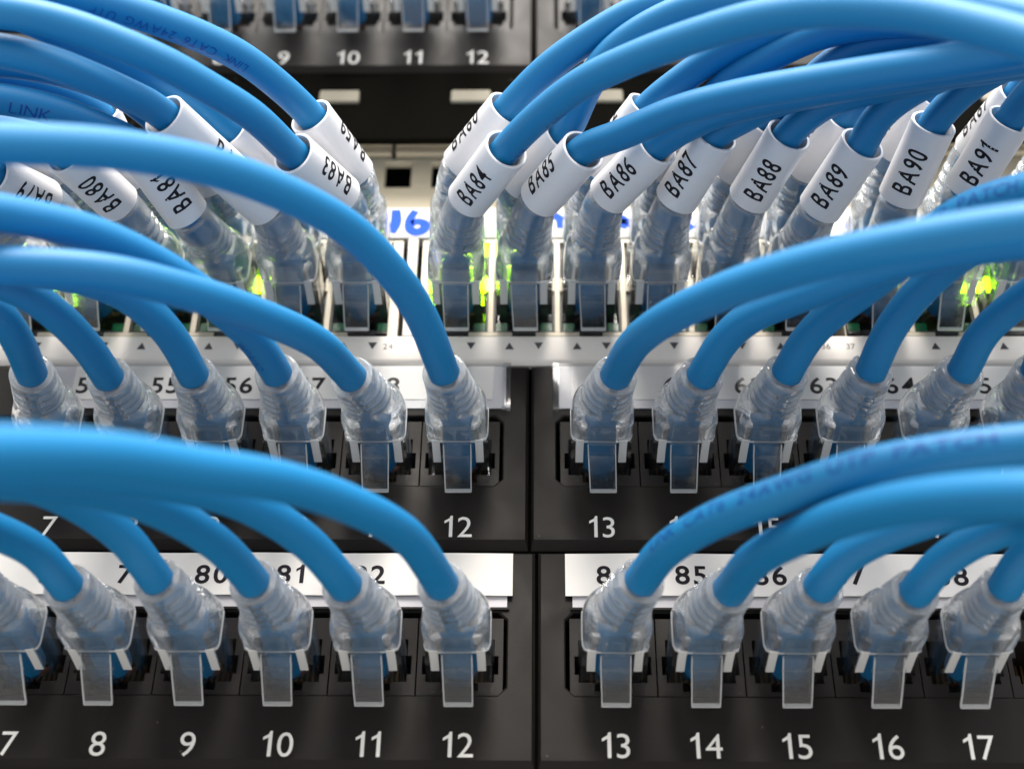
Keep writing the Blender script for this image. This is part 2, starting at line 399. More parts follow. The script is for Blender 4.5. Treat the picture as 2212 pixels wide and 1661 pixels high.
# plug position (x, height), latch side and run of every cable, in millimetres
CABLES = {
    'R3_12': (-13.65, 16.2, 0, [(-15.8, -31.0, 14.3), (-19.8, -49.4, 11.4), (-27.0, -67.7, 5.4), (-33.6, -82.8, -1.3), (-41.1, -98.7, -10.2), (-47.1, -112.1, -17.8), (-53.3, -126.1, -27.1), (-55.9, -132.1, -31.4)]),
    'R3_11': (-29.25, 16.2, 0, [(-31.5, -31.0, 13.9), (-35.8, -42.6, 14.2), (-43.5, -58.4, 11.5), (-50.8, -71.8, 5.9), (-58.1, -86.5, -2.4), (-63.7, -100.0, -11.3), (-66.5, -108.0, -17.0)]),
    'R3_10': (-44.85, 16.2, 0, [(-46.7, -31.0, 14.6), (-49.3, -41.9, 13.6), (-53.1, -53.1, 11.4), (-56.7, -62.2, 8.7), (-61.2, -71.8, 4.8), (-68.8, -87.0, -3.9), (-72.4, -94.5, -8.7)]),
    'R3_9': (-60.45, 16.2, 0, [(-62.6, -31.0, 15.0), (-65.5, -39.6, 16.6), (-68.8, -47.7, 16.2), (-71.5, -54.9, 14.7), (-74.9, -64.4, 11.2), (-78.8, -77.7, 3.7)]),
    'R3_8': (-76.05, 16.2, 0, [(-77.2, -31.0, 13.7), (-79.6, -37.5, 15.1), (-83.3, -46.6, 13.4), (-85.5, -54.3, 10.5), (-87.5, -64.9, 5.1)]),
    'R3_7': (-91.65, 16.2, 0, [(-92.0, -31.0, 13.7), (-94.7, -37.1, 15.3), (-98.0, -46.2, 13.6), (-99.3, -56.0, 9.3)]),
    'R3_13': (13.65, 16.2, 0, [(17.7, -31.0, 15.2), (20.0, -39.6, 14.3), (26.8, -54.0, 11.3), (36.3, -67.2, 7.6), (45.3, -76.5, 5.3), (54.3, -82.2, 3.6), (63.7, -85.6, 2.8), (70.6, -86.6, 2.7)]),
    'R3_14': (29.25, 16.2, 0, [(31.8, -31.0, 13.2), (33.2, -43.9, 10.0), (36.9, -59.5, 4.5), (42.0, -75.6, -1.9), (48.3, -90.6, -9.2), (55.8, -103.5, -16.8), (59.9, -108.8, -20.4)]),
    'R3_15': (44.85, 16.2, 0, [(46.4, -31.0, 13.8), (48.9, -36.2, 15.4), (52.5, -40.3, 15.9), (57.8, -44.7, 16.1), (65.5, -50.3, 15.7), (70.6, -62.1, 9.3), (73.6, -74.3, 1.6)]),
    'R3_16': (60.45, 16.2, 0, [(61.9, -31.0, 13.0), (64.0, -35.9, 14.4), (68.2, -41.2, 15.3), (74.8, -48.7, 14.7), (75.9, -68.1, 4.4)]),
    'R3_17': (76.05, 16.2, 0, [(76.2, -31.0, 13.9), (77.6, -36.0, 15.6), (80.6, -40.6, 16.6), (85.9, -45.7, 17.0)]),
    'R2_12': (-15.03, 60.650000000000006, 0, [(-16.9, -31.0, 58.1), (-19.8, -47.1, 57.2), (-24.2, -60.9, 55.7), (-30.2, -73.7, 53.3), (-43.2, -92.0, 46.0), (-55.3, -104.9, 37.6), (-67.6, -115.7, 27.9), (-71.9, -119.2, 24.4)]),
    'R2_11': (-30.63, 60.650000000000006, 0, [(-33.9, -31.0, 57.1), (-37.3, -45.4, 52.4), (-44.2, -61.1, 45.2), (-52.0, -73.5, 39.3), (-62.0, -83.9, 34.2), (-75.1, -90.0, 30.2), (-82.2, -91.1, 29.4)]),
    'R2_10': (-46.23, 60.650000000000006, 0, [(-47.1, -31.0, 57.9), (-49.0, -41.1, 56.3), (-52.0, -51.0, 54.1), (-55.8, -61.0, 51.5), (-60.3, -71.1, 48.2), (-66.9, -82.9, 43.2), (-75.2, -94.3, 36.2), (-80.0, -100.2, 32.0)]),
    'R2_9': (-61.83, 60.650000000000006, 0, [(-62.2, -31.0, 57.6), (-63.8, -41.0, 57.4), (-66.5, -48.3, 57.1), (-70.5, -54.7, 56.4), (-77.5, -60.7, 54.5), (-86.5, -64.9, 52.2), (-94.4, -66.7, 51.0)]),
    'R2_8': (-77.43, 60.650000000000006, 0, [(-77.6, -31.0, 57.1), (-78.6, -39.7, 56.0), (-80.9, -48.4, 55.1), (-84.7, -55.8, 54.5), (-88.4, -59.4, 54.0), (-96.0, -63.3, 53.6)]),
    'R2_7': (-93.03, 60.650000000000006, 0, [(-91.4, -31.0, 57.9), (-90.5, -44.4, 55.6), (-92.3, -51.4, 55.5), (-99.0, -55.8, 56.9)]),
    'R2_13': (12.27, 60.650000000000006, 0, [(14.5, -31.0, 57.3), (16.7, -45.5, 52.2), (20.5, -58.3, 46.5), (25.8, -71.4, 39.8), (31.3, -82.7, 33.6), (38.6, -94.4, 26.9), (45.5, -102.8, 21.8), (51.3, -108.2, 18.6), (59.4, -113.4, 15.6), (65.2, -115.7, 14.3)]),
    'R2_14': (27.87, 60.650000000000006, 0, [(30.0, -31.0, 57.3), (32.6, -38.7, 58.1), (36.3, -45.0, 58.1), (41.5, -50.5, 56.9), (48.4, -57.2, 55.0), (56.3, -64.4, 53.0), (66.5, -71.8, 49.8), (74.1, -76.4, 47.1), (80.9, -80.1, 44.7)]),
    'R2_15': (43.47, 60.650000000000006, 0, [(45.3, -31.0, 58.2), (47.1, -36.6, 59.4), (50.3, -42.8, 59.9), (54.8, -49.9, 59.5), (59.7, -58.4, 58.5), (62.9, -65.6, 57.7), (66.6, -73.0, 56.1), (70.0, -78.6, 53.7), (73.2, -83.2, 51.0), (78.2, -91.2, 45.7)]),
    'R2_16': (59.07, 60.650000000000006, 0, [(60.2, -31.0, 58.4), (61.9, -37.7, 60.7), (64.7, -44.2, 62.2), (68.4, -51.0, 62.9), (72.5, -57.4, 62.7), (79.2, -65.1, 59.9), (85.4, -72.3, 56.1)]),
    'R2_17': (74.67, 60.650000000000006, 0, [(76.6, -31.0, 58.2), (78.3, -37.4, 60.5), (81.4, -42.7, 61.3), (86.0, -49.8, 61.3), (91.6, -57.7, 59.8)]),
    'R2_18': (90.27, 60.650000000000006, 0, [(89.5, -31.0, 58.2), (90.6, -37.0, 60.0), (93.6, -42.8, 61.2), (99.2, -48.8, 61.3)]),
    'BA84': (-16.7, 100.5, 0, [(-13.4, -33.0, 98.5), (-5.5, -47.9, 97.0), (1.1, -58.9, 94.5), (8.0, -68.9, 91.3), (17.5, -79.6, 86.0), (26.3, -88.6, 80.6), (34.4, -96.3, 75.2), (43.4, -103.7, 68.1), (52.9, -110.3, 59.1), (59.2, -114.0, 52.0), (64.2, -116.8, 45.9), (70.4, -120.1, 37.6)]),
    'BA60': (-16.7, 110.7, 1, [(-15.1, -31.0, 109.9), (-5.3, -44.8, 111.4), (2.0, -53.7, 112.4), (9.9, -60.7, 112.9), (19.2, -67.1, 113.2), (27.5, -70.5, 112.1), (39.2, -76.2, 106.2), (53.2, -84.0, 95.5), (65.4, -92.1, 83.7), (73.7, -98.0, 73.1), (80.3, -103.2, 62.6)]),
    'BA85': (-2.73, 100.5, 0, [(0.6, -33.0, 98.7), (8.8, -47.8, 96.9), (14.9, -53.1, 94.7), (24.9, -61.9, 91.7), (34.5, -68.6, 88.3), (45.4, -75.1, 84.2), (55.8, -80.6, 80.7), (65.9, -85.4, 77.7), (76.1, -89.9, 75.4), (85.3, -93.7, 73.9)]),
    'BA61': (-2.73, 110.7, 1, [(-3.9, -31.0, 104.8), (5.5, -45.1, 103.9), (9.5, -54.9, 106.4), (14.1, -61.8, 108.0), (20.7, -67.3, 108.6), (29.3, -72.1, 108.3), (37.3, -74.6, 106.7), (49.2, -76.9, 104.0), (66.2, -79.9, 98.4), (78.6, -87.2, 85.5), (85.9, -92.4, 74.9)]),
    'BA86': (11.24, 100.5, 0, [(13.9, -33.0, 99.5), (22.7, -47.5, 98.4), (27.3, -51.6, 98.5), (32.2, -55.0, 98.3), (40.3, -59.1, 97.2), (52.2, -63.8, 95.4), (67.7, -68.6, 93.9), (83.6, -72.2, 93.3), (94.8, -74.4, 93.8)]),
    'BA62': (11.24, 110.7, 1, [(12.1, -31.0, 108.1), (21.7, -44.5, 112.0), (27.2, -50.6, 112.2), (33.1, -56.2, 112.4), (39.6, -61.0, 112.1), (48.5, -65.8, 111.3), (57.3, -69.1, 109.9), (69.1, -71.6, 107.2), (83.7, -75.8, 98.6), (89.6, -85.5, 83.7)]),
    'BA87': (25.21, 100.5, 0, [(27.0, -33.0, 98.5), (33.4, -48.7, 100.0), (37.4, -52.0, 99.9), (42.6, -56.1, 99.9), (50.9, -60.3, 98.6), (64.5, -65.5, 96.5), (84.2, -71.3, 95.0), (95.2, -73.8, 95.1)]),
    'BA63': (25.21, 110.7, 1, [(25.6, -31.0, 108.3), (31.8, -46.9, 108.1), (35.8, -53.1, 108.9), (43.4, -59.9, 108.7), (51.2, -65.3, 108.2), (61.0, -69.4, 106.2), (72.5, -72.1, 102.9), (84.5, -73.4, 99.3), (93.0, -78.3, 90.4)]),
    'BA88': (39.18, 100.5, 0, [(41.2, -33.0, 98.7), (47.0, -48.9, 99.7), (50.0, -52.7, 100.4), (53.9, -56.2, 100.6), (61.6, -60.4, 99.4), (73.1, -65.3, 97.6), (84.9, -68.9, 95.9), (95.8, -71.4, 94.8)]),
    'BA64': (39.18, 110.7, 1, [(39.0, -31.0, 108.6), (44.1, -47.1, 106.3), (48.1, -51.5, 106.1), (54.1, -59.3, 107.1), (61.8, -64.8, 106.5), (69.4, -67.9, 104.4), (84.9, -71.5, 99.6), (95.8, -72.9, 96.7)]),
    'BA89': (53.15, 100.5, 0, [(54.4, -33.0, 96.0), (60.6, -48.8, 97.3), (61.5, -52.4, 98.5), (64.3, -56.1, 99.3), (68.1, -59.7, 99.7), (75.0, -64.4, 99.7), (85.4, -69.3, 98.9), (95.4, -72.9, 98.2)]),
    'BA65': (53.15, 110.7, 1, [(52.9, -31.0, 109.4), (58.8, -46.8, 107.4), (61.9, -51.9, 107.9), (67.5, -58.2, 108.1), (74.8, -63.0, 106.9), (86.6, -68.6, 104.6), (96.5, -72.6, 103.5)]),
    'BA90': (70.9, 100.5, 0, [(70.2, -33.0, 98.9), (74.2, -49.2, 102.4), (76.3, -52.6, 103.2), (79.1, -56.3, 103.9), (82.8, -59.6, 104.2), (87.8, -63.0, 104.0), (97.7, -68.4, 103.6)]),
    'BA66': (70.9, 110.7, 1, [(71.4, -31.0, 114.6), (76.8, -47.1, 113.1), (79.1, -51.1, 113.5), (84.0, -56.7, 113.5), (89.8, -61.6, 113.0), (99.6, -67.8, 111.9)]),
    'BA91': (84.85, 100.5, 0, [(83.1, -33.0, 101.0), (88.8, -48.7, 103.9), (91.4, -53.8, 105.3), (95.8, -58.8, 106.0), (103.5, -64.2, 105.9)]),
    'BA67': (84.85, 110.7, 1, [(87.5, -31.0, 113.9), (92.6, -47.2, 112.7), (96.0, -53.5, 113.4), (102.1, -59.4, 112.9)]),
    'BA92': (98.8, 100.5, 0, [(97.2, -33.0, 99.7), (102.6, -49.0, 101.7), (105.6, -54.6, 103.1), (112.2, -60.9, 103.5)]),
    'BA68': (98.8, 110.7, 1, [(102.5, -31.0, 113.2), (106.8, -47.3, 111.1), (110.3, -53.7, 111.7), (118.1, -60.5, 110.2)]),
    'BA83': (-37.1, 100.5, 0, [(-38.0, -33.0, 99.5), (-45.6, -47.8, 96.1), (-50.5, -61.0, 91.8), (-56.4, -70.7, 88.3), (-61.9, -77.7, 86.3), (-68.0, -83.0, 85.0), (-74.1, -86.7, 84.6), (-80.7, -89.2, 84.7), (-86.5, -90.1, 84.9), (-93.8, -90.0, 85.5)]),
    'BA59': (-37.1, 110.7, 1, [(-36.2, -31.0, 107.3), (-43.6, -46.3, 108.0), (-49.6, -57.4, 106.0), (-54.2, -64.1, 104.5), (-60.6, -71.3, 101.8), (-67.3, -77.5, 99.0), (-73.4, -82.5, 96.5), (-81.5, -87.9, 93.2), (-89.4, -92.4, 90.2)]),
    'BA82': (-51.07, 100.5, 0, [(-52.6, -33.0, 96.6), (-67.5, -60.0, 93.8), (-71.1, -68.1, 89.6), (-76.2, -75.4, 86.1), (-81.7, -80.2, 84.5), (-88.3, -82.8, 84.0), (-95.6, -83.4, 84.7)]),
    'BA58': (-51.07, 110.7, 1, [(-51.1, -31.0, 105.8), (-59.1, -45.9, 104.6), (-64.6, -53.7, 104.9), (-71.6, -59.9, 104.3), (-77.3, -64.3, 103.8), (-85.3, -70.1, 103.8), (-94.4, -75.3, 103.9), (-101.4, -77.9, 103.2)]),
    'BA81': (-65.04, 100.5, 0, [(-67.5, -33.0, 94.4), (-74.3, -48.4, 97.1), (-79.6, -54.0, 96.0), (-86.2, -59.4, 94.8), (-95.2, -64.2, 92.9), (-102.0, -66.4, 91.3)]),
    'BA57': (-65.04, 110.7, 1, [(-65.1, -31.0, 106.1), (-69.1, -47.0, 102.0), (-74.9, -55.3, 102.4), (-81.7, -61.1, 101.5), (-88.4, -65.2, 100.0), (-95.2, -68.3, 98.1), (-101.9, -70.6, 96.2)]),
    'BA80': (-79.01, 100.5, 0, [(-81.3, -33.0, 97.5), (-87.8, -48.6, 95.4), (-92.0, -52.8, 95.3), (-97.5, -56.3, 93.9), (-104.2, -59.2, 91.6)]),
    'BA56': (-79.01, 110.7, 1, [(-81.0, -31.0, 105.9), (-83.9, -47.7, 107.7), (-86.2, -50.4, 107.4), (-89.8, -53.7, 106.6), (-94.2, -57.0, 105.2), (-98.7, -59.6, 103.6), (-105.3, -62.8, 101.2)]),
    'BA79': (-92.98, 100.5, 0, [(-96.2, -33.0, 98.7), (-101.6, -47.3, 91.3), (-105.0, -51.9, 91.7), (-110.4, -55.6, 90.5)]),
    'BA55': (-92.98, 110.7, 1, [(-96.5, -31.0, 108.6), (-101.3, -46.8, 104.6), (-102.9, -50.2, 104.9), (-108.2, -54.6, 103.2)]),
    'BA78': (-106.95, 100.5, 0, [(-108.7, -33.0, 97.7), (-112.1, -48.6, 91.8), (-115.7, -52.1, 91.4), (-120.9, -55.9, 90.3)]),
}
# ---------------------------------------------------------------- patch panels
PITCH = 15.6
def port_x(k):
    i = k - 12.5
    return (i + (0.375 if i > 0 else -0.375)) * PITCH

def plate_with_window(mb, x0, x1, z0, z1, wx0, wx1, wz0, wz1, y0, y1, ch=1.6):
    """front plate with a chamfered window, as four bars and four corner wedges"""
    mb.box(x0, wx0, y0, y1, z0, z1); mb.box(wx1, x1, y0, y1, z0, z1)
    mb.box(wx0, wx1, y0, y1, z0, wz0); mb.box(wx0, wx1, y0, y1, wz1, z1)
    for (cx, cz, sx, sz) in ((wx0, wz0, 1, 1), (wx1, wz0, -1, 1), (wx0, wz1, 1, -1), (wx1, wz1, -1, -1)):
        pts = [(cx, cz), (cx + sx*ch, cz), (cx, cz + sz*ch)]
        if sx*sz < 0: pts = pts[::-1]
        mb.poly(pts, y0 + 0.25, y1)

def half_plate(x0, x1, z0, wx0, wx1):
    """one half of a face plate: one frame with a chamfered window and bevelled outer edges"""
    zt, zb = z0 + 38.8, z0 - 4.65
    wz0, wz1 = z0 + 9.25, z0 + 26.0
    ch, e, c = 1.7, 0.02, 0.55
    def outer(ax0, ax1, az0, az1, y, yb=None):
        yb = y if yb is None else yb
        return [(ax0, yb, az0), (ax0 + e, yb, az0), (ax1 - e, yb, az0), (ax1, yb, az0), (ax1, y, az1), (ax1 - e, y, az1), (ax0 + e, y, az1), (ax0, y, az1)]
    def win(g, y):
        a0, a1, b0, b1 = wx0 - g, wx1 + g, wz0 - g, wz1 + g
        return [(a0, y, b0 + ch), (a0 + ch, y, b0), (a1 - ch, y, b0), (a1, y, b0 + ch), (a1, y, b1 - ch), (a1 - ch, y, b1), (a0 + ch, y, b1), (a0, y, b1 - ch)]
    rings = [outer(x0, x1, zb, zt, 3.2), outer(x0, x1, zb, zt, c, 1.3), outer(x0 + c, x1 - c, zb + 1.75, zt - c, 0.0),
             win(0.25, 0.0), win(0.0, 0.25), win(0.0, 3.2)]
    mb = MB(); mb.grid(rings, close_ends=False, closed_loop=True)
    return mb

def jack_mesh(x, z0, last_left, last_right):
    mb = MB()
    w = PITCH/2 - 0.09
    ow = 6.05
    xs = [x - w, x - ow - .75, x - ow, x - 3.3, x + 3.3, x + ow, x + ow + .75, x + w]
    zs = [z0 + q for q in (9.4, 10.4, 12.05, 13.6, 17.2, 20.5, 24.9)]
    def solid(i, k):
        if 3 <= i <= 3 and 1 <= k <= 4: return False
        if 2 <= i <= 4 and 2 <= k <= 4: return False
        if i in (1, 5) and k == 3: return False
        return True
    mb.cells(xs, zs, solid, 0.35, 11.0)
    mb.box(x - w, x + w, 11.2, 12, z0 + 9.4, z0 + 24.9)
    return mb

def label_font(mb, s, cx, cz, h=4.1, y=-0.03, slant=0.0):
    put_text(mb, s, cx, cz, h, 1.02, y, bold=0.018, slant=slant)

def patch_panel(z0, dx, label, ports, papers, covers):
    org = (dx, 0, z0)
    root = thing('patch_panel', label, 'patch panel', org, 'black patch panels')
    XL, XR = -205.0, 205.0
    half_plate(XL + dx, dx - 0.28, z0, dx - 5.35 - 12*PITCH - 1.1, dx - 5.35).build('face_plate', M['panel'], root, org)
    half_plate(dx + 0.28, XR + dx, z0, dx + 5.2, dx + 5.2 + 12*PITCH + 1.1).build('face_plate', M['panel'], root, org)
    MB().box(XL+dx, XR+dx, 13, 15, z0-4.6, z0+38.8).box(-1.2+dx, 1.2+dx, 2.4, 3.6, z0-4.6, z0+38.8).build('back_plate', M['void'], root, org)
    for k in ports:
        x = port_x(k) + dx
        j = jack_mesh(x, z0, k == 1, k == 12).build('jack', M['jack'], root, org, bevel=0.08)
        g = MB()
        for i in range(8):
            g.box(x - 3.57 + i*1.02 - .2, x - 3.57 + i*1.02 + .2, 9.2, 9.6, z0 + 16.5, z0 + 20.3)
        g.build('contact', M['gold'], j, org)
        nb = MB(); put_text(nb, str(k), x, z0, 4.75, 0.97, -0.04, bold=0.0)
        nb.build('port_number', M['num'], root, org, recalc=False)
    for pp in papers:
        xs0, xs1, zb, zt, kind, texts = pp
        if kind == 'holder':
            # clear label holder with a card behind and a printed slip in it
            back = MB().box(xs0 + dx, xs1 + dx, -0.25, -0.05, zb + z0 + 0.5, zt + z0 - 0.3).build('label_card', M['paper2'], root, org)
            s0, s1 = texts[1]
            sl = MB().poly([(s0+dx, zb+z0+2.6), (s1+dx, zb+z0+2.6), (s1+dx+0.25, zt+z0-.35), (s0+dx, zt+z0-.35)], -0.42, -0.3).build('label_slip', M['paper'], root, org)
            tm = MB()
            for s_, tx in texts[0]: label_font(tm, s_, tx + dx, zb + z0 + 6.2, y=-0.46)
            tm.build('label_number', M['ink'], sl, org, recalc=False)
            cv = MB()
            h0, h1 = texts[2]
            cv.box(h0+dx, h1+dx, -1.0, -0.75, zb+z0, zt+z0)
            hb = cv.build('label_cover', M['cover'], root, org)
            en = MB()
            for (e0, e1) in texts[3]:
                en.box(e0+dx, e1+dx, -1.1, -0.05, zb+z0, zb+z0+.5).box(e0+dx, e1+dx, -1.1, -0.05, zt+z0-.5, zt+z0)
                en.box(e1+dx-.4, e1+dx, -1.1, -0.05, zb+z0+.5, zt+z0-.5).box(e0+dx, e0+dx+.35, -1.1, -.05, zb+z0+.5, zt+z0-.5)
                en.box(e0+dx+.35, e1+dx-.4, -1.1, -.3, zb+z0+7.2, zb+z0+7.7)
                en.box(e0+dx+.35, e1+dx-.4, -0.5, -.1, zb+z0+.5, zt+z0-.5)
            en.build('holder_clip', M['plug'], root, org, bevel=0.08)
        else:
            MB().box(texts[2][0]+dx, texts[2][1]+dx, -0.30, -0.05, zb+z0-2.1, zb+z0+0.4).build('label_card', M['paper2'], root, org)
            MB().box(texts[2][0]+dx-.4, texts[2][1]+dx+.4, -0.5, -0.05, zb+z0-2.6, zb+z0-2.15).build('label_channel', M['panel'], root, org)
            # slip slightly bowed forward
            mb = MB(); N = 40
            xs = np.linspace(xs0, xs1, N)
            f = lambda x: -0.55 - 0.25*math.sin((x - xs0)*0.09) ** 2
            top = [(x+dx, f(x), zt+z0) for x in xs]; bot = [(x+dx, f(x)-0.35, zb+z0) for x in xs]
            top2 = [(a, b+.12, c) for a, b, c in top]; bot2 = [(a, b+.12, c) for a, b, c in bot]
            mb.grid([[bot[i], top[i], top2[i], bot2[i]] for i in range(N)])
            sl = mb.build('label_slip', M['paper'], root, org)
            tm = MB()
            for s_, tx in texts[0]:
                vs, fs = text_mesh(s_, 0.018); w = vs[:, 0].max(); h = 4.1
                P = []
                for a, b in vs:
                    X = tx + (a - w/2)*1.02*h; Z = (b)*h + zb + 2.5
                    P.append((X+dx, f(X) - 0.35*(zt-Z)/(zt-zb) - 0.06, Z+z0))
                tm.add(P, fs)
            tm.build('label_number', M['ink'], sl, org, recalc=False)
    return root

Z3, Z2, ZT = 0.0, 44.45, 178.0
DX3, DX2, DXT = 0.0, -1.38, -0.9
lowp = [('70', -165.), ]
def lab_x(u, rowz):   # label number positions were read off at the height of the slip
    return u
patch_panel(Z3, DX3, 'lowest black patch panel with bold numbered white paper slips at the bottom of the photo', range(6, 19),
    [(-104.5, -4.4, 28.9, 38.1, 'slip', ([('78', -89.5), ('79', -74.8), ('80', -60.3), ('81', -45.7), ('82', -31.1)], None, (-106.0, -5.4))),
     (5.3, 112.0, 28.9, 38.1, 'slip', ([('84', 14.2), ('85', 28.5), ('86', 43.1), ('87', 57.5), ('88', 76.4), ('89', 91.0)], None, (6.6, 112.0)))], None)
patch_panel(Z2, DX2, 'black patch panel with clear label holders directly under the white switch', range(6, 19),
    [(-104.0, -4.9, 27.3, 38.75, 'holder', ([('54', -89.2), ('55', -74.2), ('56', -59.2), ('57', -44.5), ('58', -29.4)], (-93.0, -7.6), (-104.0, -4.0), [(-5.6, -3.9)])),
     (5.8, 112.0, 27.3, 38.75, 'holder', ([('61', 29.4), ('62', 44.3), ('63', 59.2), ('64', 74.6), ('65', 89.9)], (8.4, 112.0), (4.7, 112.0), [(4.6, 5.9)]))], None)
patch_panel(ZT, DXT, 'topmost black patch panel, out of focus, with ports 9 to 12 showing', range(7, 15),
    [(-104.5, -4.4, 28.9, 38.1, 'slip', ([('32', -27.1)], None, (-106.0, -5.4)))], None)

# plain black panel and beige unit between switch and top panel
root = thing('blank_panel', 'plain black rack panel with small beige tabs in a row, above the white switch', 'rack panel', (0, 0, 150))
mb = MB()
tabs = [-46.8 + 31.1*i for i in range(-2, 6)]
TW, TZ0, TZ1 = 5.0, 161.6, 166.1
xs = [-205.0]
for t in tabs: xs += [t - TW, t + TW]
xs.append(205.0)
mb.box(-205, 205, 0.0, 2.0, 149.9, TZ0); mb.box(-205, 205, 0.0, 2.0, TZ1, 172.3)
for i in range(0, len(xs), 2): mb.box(xs[i], xs[i+1], 0.0, 2.0, TZ0, TZ1)
mb.box(-205, 205, 2.0, 20, 170.5, 172.3)
mb.build('face_plate', M['matte'], root, (0, 0, 150))
for t in tabs:
    MB().box(t - TW + .25, t + TW - .25, -0.6, 3.0, TZ0 + .2, TZ1 - .2).build('tab', M['beige2'], root, (0, 0, 150), bevel=0.5)
for t in tabs[::2]:
    MB().box(t - 4.6, t + 10, -0.02, 0.4, 170.9, 171.7).build('slot', M['void'], root, (0, 0, 150))

root = thing('equipment_chassis', 'beige housing with square black openings set back just above the white switch', 'rack equipment', (0, 12, 128))
mb = MB(); Yb = 12.0
sq = [-33.0 + 11.0*i for i in range(-8, 12)]
sq = [x for x in sq if x < -54 or -34 < x < -20 or x > 8]
z0s, z1s = 146.1, 154.4
mb.box(-205, 205, Yb, Yb+2, 112, z0s); mb.box(-205, 205, Yb, Yb+2, z1s, 155.6)
prev = -205
for x in sq:
    mb.box(prev, x-3.1, Yb, Yb+2, z0s, z1s); prev = x + 3.1
mb.box(prev, 205, Yb, Yb+2, z0s, z1s)
mb.build('face_plate', M['beige'], root, (0, 12, 128), bevel=0.2)
seams = [-34.4 + 40.6*i for i in range(-3, 5)]
for z0, z1, dy in ((156.6, 158.9, -0.8), (159.1, 161.2, -1.9), (161.2, 170.0, -1.6)):
    m2 = MB(); prev = -205.0
    for xsm in seams:
        m2.box(prev, xsm - .45, Yb+dy, Yb+2, z0, z1); prev = xsm + .45
    m2.box(prev, 205, Yb+dy, Yb+2, z0, z1)
    m2.build('rib', M['beige'], root, (0, 12, 128), bevel=0.35)
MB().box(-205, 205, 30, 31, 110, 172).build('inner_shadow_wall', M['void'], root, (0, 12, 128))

# cabinet depth behind everything, and the rack front below the lowest panel
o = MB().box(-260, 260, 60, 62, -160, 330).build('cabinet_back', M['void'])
o['kind'] = 'structure'; o['label'] = 'dark inside of the equipment rack behind the panels'
root = thing('blank_panel', 'plain black rack panel just below the lowest row of port numbers', 'rack panel', (0, 0, -27))
MB().box(-205, 205, 0.6, 3, -49, -5.1).build('face_plate', M['panel'], root, (0, 0, -27), bevel=0.3)

# ---------------------------------------------------------------- network switch
SP = 13.97
cols = [-37.1 - SP*i for i in range(6)][::-1] + [-16.7 + SP*i for i in range(6)] + [70.9 + SP*i for i in range(4)]
first_no = 13
LIT_MID = {-65.0: (1, 1), -79.0: (1, 0), -93.0: (1, 1), -16.7: (1, 1), 84.9: (1, 1), 98.8: (1, 1)}
LIT_TOP = {-16.7: (0, 1), -2.7: (1, 0), 84.9: (0, 1), -93.0: (1, 1)}
org = (0, 0, 105)
sw = thing('network_switch', 'white network switch with two port rows and blue handwriting on its lip', 'network switch', org)
ZB0, ZB1 = 91.0, 118.6
mb = MB()
# lower strip with rolled edge
prof = [(0.0, 84.5), (-0.25, 85.0), (-0.25, 90.3), (0.0, 91.0), (2.0, 91.0), (2.0, 83.9), (0.7, 83.8)]
mb.grid([[(x, y, z) for y, z in prof] for x in (-220, 220)])
mb.build('lower_strip', M['white'], sw, org, smooth=0.5)
mb = MB(); prof = [(-0.2, 118.6), (-0.4, 119.0), (-0.4, 127.0), (0.0, 127.7), (22.0, 127.7), (22.0, 126.2), (3, 126.2), (3, 118.6)]
mb.grid([[(x, y, z) for y, z in prof] for x in (-220, 220)])
mb.build('upper_lip', M['lip'], sw, org, smooth=0.5)
groups = [(-37.1 - 5*SP - 7.9, -37.1 + 8.0), (-16.7 - 8.2, -16.7 + 5*SP + 7.0), (70.9 - 7.0, 70.9 + 3*SP + 8)]
MB().box(groups[0][1] + 1.0, groups[1][0] - 1.0, -0.2, 2, 91.0, 118.6).build('pillar', M['white'], sw, org, bevel=0.3)
MB().box(-220, groups[0][0], -0.2, 2, 91.0, 118.6).build('pillar', M['white'], sw, org, bevel=0.3)
MB().box(groups[2][1], 220, -0.2, 2, 91.0, 118.6).build('pillar', M['white'], sw, org, bevel=0.3)
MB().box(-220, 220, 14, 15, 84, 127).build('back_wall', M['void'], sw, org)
for (a, b) in groups:
    mb = MB()
    inn0, inn1 = (a + 2.2 if a != groups[2][0] else a + .3), (b - 2.2 if b != groups[1][1] else b - .3)
    mb.box(a, inn0 if a != groups[2][0] else a + .3, 0.25, 9, ZB0, ZB1)
    mb.box(inn1, b, 0.25, 9, ZB0, ZB1)
    mb.box(inn0, inn1, 0.25, 9, ZB1 - 0.9, ZB1)
    cs = [c for c in cols if a < c < b]
    # dividers between the columns, cross-shaped, and short feet along the bottom edge
    for c0, c1 in zip(cs[:-1], cs[1:]):
        xm = (c0 + c1) / 2
        mb.box(xm - .62, xm + .62, 0.1, 9, ZB0 + 1.2, ZB1 - .9)
        mb.box(xm - 1.15, xm + 1.15, 0.3, 9, 103.6, 107.4)
        mb.box(xm - 4.55, xm + 4.55, 0.05, 6, ZB0 + .15, ZB0 + 1.2)
        mb.box(xm - 4.55, xm + 4.55, 0.05, 6, ZB1 - 1.2, ZB1 - .15)
    mb.build('port_cage', M['metal'], sw, org, bevel=0.12)
